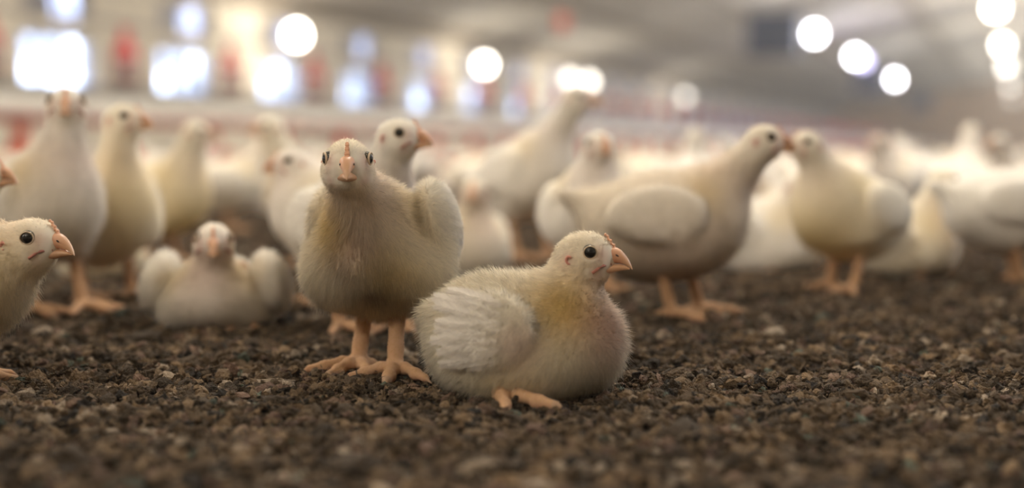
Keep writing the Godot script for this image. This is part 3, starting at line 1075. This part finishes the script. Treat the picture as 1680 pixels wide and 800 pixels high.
func lamps() -> void:
	var warm := Color(1.0, 0.965, 0.91)
	var cool := Color(0.97, 0.97, 1.0)
	# row over the camera, running to the far right
	var near := "unseen lamp hanging overhead, kept for its light"  # for the lamps out of view, kept because the lighting needs them
	for a in [-4.0, 3.0, 9.0, 15.0, 21.5]: lamp("hanging_lamp", near, "lamps overhead", 0.55, 3.05, a, 0.26, 2.0, 14.0, warm, roof_h(0.55) - 3.05)
	var names := ["topmost lamp of the steep row at the right edge", "second lamp down the steep row at the right edge", "third lamp down the steep row at the right edge", "fourth lamp down the steep row at the right edge", "lowest lamp of the steep row at the right edge"]
	var al := [31.0, 42.0, 53.0, 69.0, 86.0]
	for j in 5: lamp("hanging_lamp", "warm white " + names[j], "", 0.55, 3.05, al[j], 0.30, 2.8, [14.0, 9.0, 4.5, 2.4, 1.6][j], warm, roof_h(0.55) - 3.05)
	for a in [-3.5, 2.0, 7.5, 13.5, 20.0]: lamp("hanging_lamp", near, "lamps overhead", 4.6, 2.85, a, 0.26, 2.0, 14.0, warm, roof_h(4.6) - 2.85)
	al = [33.9, 42.6, 44.9, 56.5]
	names = ["bright white lamp right of the blue heater, largest of its row", "bright white lamp in the middle of the slanting row", "dimmer lilac lamp just behind the middle lamp of the slanting row", "bright white lamp beside the second blue heater, end of the slanting row"]
	for j in 4: lamp("hanging_lamp", names[j], "", 4.6, 2.85, al[j], 0.30, 0.9, 4.0 if j == 2 else 16.0, Color(0.80, 0.78, 1.0) if j == 2 else cool, roof_h(4.6) - 2.85)
	for a in [3.0, 11.0, 20.0, 30.0, 40.0, 50.0, 60.0, 70.0, 80.0, 92.0]: lamp("hanging_lamp", near, "lamps overhead", -3.6, 2.85, a, 0.26, 1.5 if a < 25 else 3.0 if a < 36 else 7.0, 14.0, Color(0.90, 0.94, 1.0), roof_h(-3.6) - 2.85)  # unseen row, added to brighten the right side and the far end
	al = [20.7, 29.3, 35.6, 37.3, 49.1]
	names = ["above the windows near the left of the wall", "above the windows behind the standing chick", "above the tall chick's head, left of two", "above the tall chick's head, right of two", "farthest along the left wall"]
	for j in 5: lamp("wall_lamp", "warm round lamp " + names[j], "", 11.1, 2.0, al[j], 0.30, 0.5, [12.0, 9.0, 2.6, 3.6, 2.0][j], warm, roof_h(11.1) - 2.0)
	for a in [5.0, 12.0]: lamp("wall_lamp", near, "lamps overhead", 11.1, 2.0, a, 0.26, 0.8, 12.0, warm, roof_h(11.1) - 2.0)

# ------------------------------------------------------------------ the scene
func _ready() -> void:
	var cam := Camera3D.new()
	cam.name = "camera"
	var at := CameraAttributesPhysical.new()
	at.frustum_focal_length = 70.0
	at.frustum_focus_distance = 0.86
	at.frustum_near = 0.05
	at.frustum_far = 400.0
	at.exposure_aperture = 4.0
	cam.attributes = at
	cam.position = Vector3(0, 0.145, 0)
	cam.rotation_degrees.x = -3.776
	add_child(cam)
	cam.current = true
	var we := WorldEnvironment.new()
	we.name = "world"
	var e := Environment.new()
	var sky := Sky.new()
	var sm := ProceduralSkyMaterial.new()
	sm.sky_top_color = Color(0.55, 0.70, 1.0)
	sm.sky_horizon_color = Color(0.86, 0.92, 1.0)
	sm.ground_horizon_color = Color(0.6, 0.6, 0.55)
	sm.ground_bottom_color = Color(0.4, 0.38, 0.34)
	sm.sky_energy_multiplier = 2.2
	sky.sky_material = sm
	e.background_mode = Environment.BG_SKY
	e.sky = sky
	e.tonemap_mode = Environment.TONE_MAPPER_LINEAR
	e.tonemap_exposure = 2.45
	e.sdfgi_enabled = true
	e.ssao_enabled = true
	e.ssil_enabled = true
	e.fog_enabled = true                      # the dust that hangs in the house
	e.fog_light_color = Color(1, 0.97, 0.93)
	e.fog_density = 0.006
	we.environment = e
	add_child(we)
	materials()
	lamps()
	house()
	litter()
	flock()

func materials() -> void:
	fur_noise.seed = 5
	fur_noise.frequency = 0.12
	ground_noise.seed = 9
	ground_noise.frequency = 1.0
	vmat("skin", 0.9)
	var fm := vmat("fur", 0.9)
	fm.backlight_enabled = true
	fm.backlight = Color(0.9, 0.9, 0.9)
	var fe := vmat("feather", 0.75)
	fe.backlight_enabled = true
	fe.backlight = Color(0.3, 0.3, 0.3)
	vmat("horn", 0.38)
	vmat("comb", 0.5)
	mat("lid", Color(0.84, 0.74, 0.62), 0.7)
	mat("gape", Color(0.71, 0.46, 0.39), 0.5)
	mat("ear", Color(0.80, 0.55, 0.48), 0.7)
	mat("dark", Color(0.10, 0.05, 0.04), 0.6)
	var ey := mat("eye", Color(0.018, 0.014, 0.018), 0.12)
	ey.clearcoat_enabled = true
	ey.clearcoat = 1.0
	ey.clearcoat_roughness = 0.03
	var bump := noise_tex(0.02, 3, false, 5)
	for key in ["litter_bed", "crumb"]:
		var m := vmat(key, 0.95)
		m.heightmap_enabled = true
		m.heightmap_texture = bump
		m.heightmap_scale = 0.25 if key == "crumb" else 0.4
		m.uv1_triplanar = true
		m.uv1_world_triplanar = true
		m.uv1_scale = Vector3.ONE * (40.0 if key == "crumb" else 12.0)
	mat("wall", Color(0.88, 0.84, 0.76), 0.8)
	mat("end_wall", Color(0.90, 0.74, 0.56), 0.85)
	mat("ceiling", Color(0.84, 0.81, 0.75), 0.8)
	mat("eave", Color(0.55, 0.50, 0.43), 0.8)
	mat("frame", Color(0.78, 0.77, 0.76), 0.5)
	var g := mat("glass", Color(1, 1, 1, 0.05), 0.02)
	g.transparency = BaseMaterial3D.TRANSPARENCY_ALPHA
	var fr := mat("frosted", Color(0.62, 0.66, 0.76, 0.5), 0.6)
	fr.transparency = BaseMaterial3D.TRANSPARENCY_ALPHA
	var li := mat("lilac", Color(0.78, 0.74, 0.88, 0.5), 0.6)
	li.transparency = BaseMaterial3D.TRANSPARENCY_ALPHA
	mat("shutter", Color(0.52, 0.51, 0.53), 0.6)
	mat("white_tube", Color(0.95, 0.93, 0.89), 0.4)
	mat("galvanised", Color(0.55, 0.53, 0.50), 0.45, 0.3)
	mat("grey_plastic", Color(0.62, 0.61, 0.58), 0.5)
	mat("red", Color(0.85, 0.30, 0.13), 0.4)
	mat("crimson", Color(0.64, 0.12, 0.15), 0.4)
	mat("rust", Color(0.60, 0.27, 0.18), 0.6)
	mat("maroon", Color(0.46, 0.10, 0.12), 0.4)
	var j := mat("jar", Color(0.80, 0.72, 0.72, 0.45), 0.3)
	j.transparency = BaseMaterial3D.TRANSPARENCY_ALPHA
	mat("blue", Color(0.14, 0.24, 0.42), 0.5)
	mat("navy", Color(0.14, 0.22, 0.34), 0.5)

func flock() -> void:
	# --- the two chicks in focus and the one at the left edge
	chick("cream chick standing in focus at the centre, facing the camera", Vector3(-0.084, 0.001, -0.919), -14, {
		"cell": 0.0019, "leg_cell": 0.0008, "h": 0.083, "pitch": 14.0, "wide": 0.74, "long": 0.80, "tall": 0.84, "neck": 0.0185, "head": Vector3(0.0, 0.137, 0.062), "head_yaw": 19.0, "head_pitch": -4.0, "mouth": 0, "wing_off": Vector3(0.002, 0.010, 0.004),
		"legs": [[-0.017, 0.0, -12.0], [0.013, 0.014, 8.0]], "fur": 100000, "feathers": true, "seed": 1, "wing_dip": 10.0,
		"bare": [[Vector3(-0.004, -0.016, 0.056), 0.016], [Vector3(0.006, -0.040, 0.030), 0.012]], "tints": [["b", Vector3(-0.004, -0.014, 0.056), 0.017, Color(0.28, 0.15, 0.12), 0.8], ["b", Vector3(-0.022, 0.002, 0.050), 0.018, YELLOW, 0.75], ["b", Vector3(0.02, -0.03, 0.04), 0.02, YELLOW, 0.55], ["b", Vector3(0.006, -0.040, 0.030), 0.010, Color(0.16, 0.10, 0.07), 0.8]]})
	chick("cream fluffy chick sitting in focus, head in profile to the right", Vector3(0.0085, 0.0, -0.842), 78, {
		"sit": true, "cell": 0.0018, "leg_cell": 0.0008, "tall": 0.96, "legs": [[-0.043, -0.006, -24.0], [0.03, 0.01, -10.0]], "fur": 110000, "feathers": true, "seed": 2,
		"tints": [["b", Vector3(-0.028, 0.020, 0.028), 0.017, YELLOW, 0.75], ["b", Vector3(-0.018, 0.006, 0.050), 0.018, PINK, 0.40], ["b", Vector3(-0.05, 0.0, 0.004), 0.012, PINK, 0.4], ["b", Vector3(-0.05, -0.03, 0.0), 0.022, YELLOW, 0.35]]})
	chick("chick cut off by the left edge, its head and breast in sharp profile", Vector3(-0.355, 0.0, -0.853), 84, {
		"cell": 0.0024, "leg_cell": 0.001, "h": 0.064, "tall": 0.78, "head": Vector3(0, 0.090, 0.072), "head_yaw": -10.0, "pitch": 4.0, "neck": 0.024, "tints": [["b", Vector3(-0.02, 0.0, 0.045), 0.03, YELLOW, 0.6]], "fur": 60000, "seed": 3, "legs": [[-0.02, 0.0, 0.0], [0.02, 0.01, 0.0]]})
	# --- the chicks just behind
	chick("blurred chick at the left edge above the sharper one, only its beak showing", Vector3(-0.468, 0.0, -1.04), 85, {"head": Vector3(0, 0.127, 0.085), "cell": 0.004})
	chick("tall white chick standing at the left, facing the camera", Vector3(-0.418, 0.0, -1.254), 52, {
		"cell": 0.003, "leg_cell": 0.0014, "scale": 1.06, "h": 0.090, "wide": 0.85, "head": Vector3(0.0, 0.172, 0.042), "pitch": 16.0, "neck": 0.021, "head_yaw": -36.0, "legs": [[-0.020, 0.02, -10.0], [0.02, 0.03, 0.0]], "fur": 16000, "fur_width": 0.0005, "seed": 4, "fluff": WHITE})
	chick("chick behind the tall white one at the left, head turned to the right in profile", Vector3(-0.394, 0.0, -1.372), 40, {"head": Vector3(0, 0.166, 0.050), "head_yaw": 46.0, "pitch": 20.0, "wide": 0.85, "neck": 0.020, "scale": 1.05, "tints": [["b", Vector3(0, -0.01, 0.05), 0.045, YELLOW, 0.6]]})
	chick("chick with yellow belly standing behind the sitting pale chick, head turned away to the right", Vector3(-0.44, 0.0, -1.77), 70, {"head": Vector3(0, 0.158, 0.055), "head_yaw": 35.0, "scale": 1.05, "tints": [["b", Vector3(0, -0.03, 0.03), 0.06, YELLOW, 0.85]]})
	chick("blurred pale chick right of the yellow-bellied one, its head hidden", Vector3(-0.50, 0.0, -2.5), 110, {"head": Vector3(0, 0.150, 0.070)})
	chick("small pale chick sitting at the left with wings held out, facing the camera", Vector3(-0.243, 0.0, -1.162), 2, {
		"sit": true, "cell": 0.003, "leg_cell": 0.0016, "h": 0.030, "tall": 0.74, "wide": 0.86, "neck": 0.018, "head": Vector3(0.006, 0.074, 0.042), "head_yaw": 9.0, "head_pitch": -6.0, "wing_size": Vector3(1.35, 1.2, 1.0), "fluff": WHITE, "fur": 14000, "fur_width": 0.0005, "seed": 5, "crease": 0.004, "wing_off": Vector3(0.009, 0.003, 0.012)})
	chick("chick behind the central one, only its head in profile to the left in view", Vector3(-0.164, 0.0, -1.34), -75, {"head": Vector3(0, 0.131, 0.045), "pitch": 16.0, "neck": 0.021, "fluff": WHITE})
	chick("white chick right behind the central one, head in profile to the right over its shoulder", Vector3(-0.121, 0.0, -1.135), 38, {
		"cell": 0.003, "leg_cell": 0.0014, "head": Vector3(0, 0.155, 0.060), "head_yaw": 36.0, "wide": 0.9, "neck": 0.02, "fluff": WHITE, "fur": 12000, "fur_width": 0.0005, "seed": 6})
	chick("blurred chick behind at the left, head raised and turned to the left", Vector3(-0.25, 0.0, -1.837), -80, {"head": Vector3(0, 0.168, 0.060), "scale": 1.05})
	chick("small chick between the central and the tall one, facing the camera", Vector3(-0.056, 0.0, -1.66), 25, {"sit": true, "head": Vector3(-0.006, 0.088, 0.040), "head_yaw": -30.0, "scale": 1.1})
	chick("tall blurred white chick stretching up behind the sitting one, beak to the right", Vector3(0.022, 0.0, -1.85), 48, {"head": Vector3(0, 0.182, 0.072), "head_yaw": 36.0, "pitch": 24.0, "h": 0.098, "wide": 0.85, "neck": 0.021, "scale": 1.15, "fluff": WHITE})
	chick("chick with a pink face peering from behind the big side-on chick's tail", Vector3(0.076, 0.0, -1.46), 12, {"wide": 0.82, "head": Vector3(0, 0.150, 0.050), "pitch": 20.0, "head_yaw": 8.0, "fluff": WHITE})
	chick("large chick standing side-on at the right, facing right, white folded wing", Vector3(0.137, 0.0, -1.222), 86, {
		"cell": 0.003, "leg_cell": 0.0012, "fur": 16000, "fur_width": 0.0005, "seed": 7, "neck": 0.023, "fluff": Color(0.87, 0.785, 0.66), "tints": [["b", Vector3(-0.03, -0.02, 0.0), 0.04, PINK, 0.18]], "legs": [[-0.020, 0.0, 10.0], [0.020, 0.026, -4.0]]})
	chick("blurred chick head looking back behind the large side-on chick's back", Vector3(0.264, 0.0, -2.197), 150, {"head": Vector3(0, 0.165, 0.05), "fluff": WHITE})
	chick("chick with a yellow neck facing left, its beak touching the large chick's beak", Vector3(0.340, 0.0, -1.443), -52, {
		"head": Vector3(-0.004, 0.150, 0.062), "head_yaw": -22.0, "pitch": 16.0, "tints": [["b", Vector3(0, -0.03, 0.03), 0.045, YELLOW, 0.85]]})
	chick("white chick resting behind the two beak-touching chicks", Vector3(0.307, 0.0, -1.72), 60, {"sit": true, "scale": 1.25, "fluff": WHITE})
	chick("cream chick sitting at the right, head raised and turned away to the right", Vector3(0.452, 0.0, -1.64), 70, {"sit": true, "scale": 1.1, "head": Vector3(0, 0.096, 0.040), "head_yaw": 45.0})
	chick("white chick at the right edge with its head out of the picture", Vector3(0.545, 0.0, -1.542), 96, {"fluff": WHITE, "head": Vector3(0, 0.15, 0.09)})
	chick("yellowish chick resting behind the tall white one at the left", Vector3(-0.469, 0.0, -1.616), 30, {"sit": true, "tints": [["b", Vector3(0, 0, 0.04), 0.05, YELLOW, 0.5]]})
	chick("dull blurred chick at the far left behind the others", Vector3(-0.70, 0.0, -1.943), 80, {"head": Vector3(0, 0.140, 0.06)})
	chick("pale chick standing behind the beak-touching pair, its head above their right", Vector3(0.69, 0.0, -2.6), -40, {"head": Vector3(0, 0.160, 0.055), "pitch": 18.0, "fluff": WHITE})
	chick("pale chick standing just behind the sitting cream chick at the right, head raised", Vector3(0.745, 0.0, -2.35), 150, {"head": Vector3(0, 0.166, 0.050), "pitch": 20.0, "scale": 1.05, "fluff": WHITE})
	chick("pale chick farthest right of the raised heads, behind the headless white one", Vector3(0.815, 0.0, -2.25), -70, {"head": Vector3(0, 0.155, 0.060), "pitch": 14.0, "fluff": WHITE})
	# --- the flock behind them
	var rng := RandomNumberGenerator.new()
	rng.seed = 21
	var far := [
		chick("pale blurred chick standing in the crowded flock far behind", Vector3(0.9, 0, -3.0), 60, {"cell": 0.006, "leg_cell": 0.003, "plain": true, "fluff": Color(0.84, 0.80, 0.74)}, "chicks standing in the blurred flock far behind"),
		chick("pale blurred chick sitting in the crowded flock far behind", Vector3(0.8, 0, -3.4), 200, {"cell": 0.006, "leg_cell": 0.003, "plain": true, "fluff": Color(0.84, 0.80, 0.74), "sit": true, "scale": 1.1}, "chicks sitting in the blurred flock far behind"),
		chick("pale blurred chick standing in the crowded flock far behind", Vector3(1.0, 0, -3.4), -60, {"cell": 0.006, "leg_cell": 0.003, "plain": true, "fluff": CREAM, "head": Vector3(0, 0.13, 0.085)}, "chicks standing in the blurred flock far behind")]
	var spots: Array = []
	for k in 4000:
		if spots.size() >= 190: break
		var dd := lerpf(2.3, 13.0, pow(rng.randf(), 1.5))
		var x := rng.randf_range(-0.40, 0.40) * dd
		if dd < 3.0 and x > 0.2 * dd: continue
		if dd < 3.2 and x < 0.38 * dd * 0.5 and x > -0.30 * dd: continue
		var ok := absf(0.942 * x - 0.336 * dd + 4.1) > 0.31
		for q in spots:
			if Vector2(x, -dd).distance_to(q) < 0.215: ok = false
		if ok: spots.append(Vector2(x, -dd))
	for k in spots.size():
		var q: Node3D = far[k % 3]
		if k >= 3:
			q = far[k % 3].duplicate()
			q.name = numbered("chick")
			add_child(q, true)
		var sc := rng.randf_range(0.95, 1.12)
		q.transform = Transform3D(Basis(Vector3.UP, rng.randf() * TAU).scaled(Vector3.ONE * sc), Vector3(spots[k].x, -0.008 if spots[k].y < -3.2 else 0.0, spots[k].y))
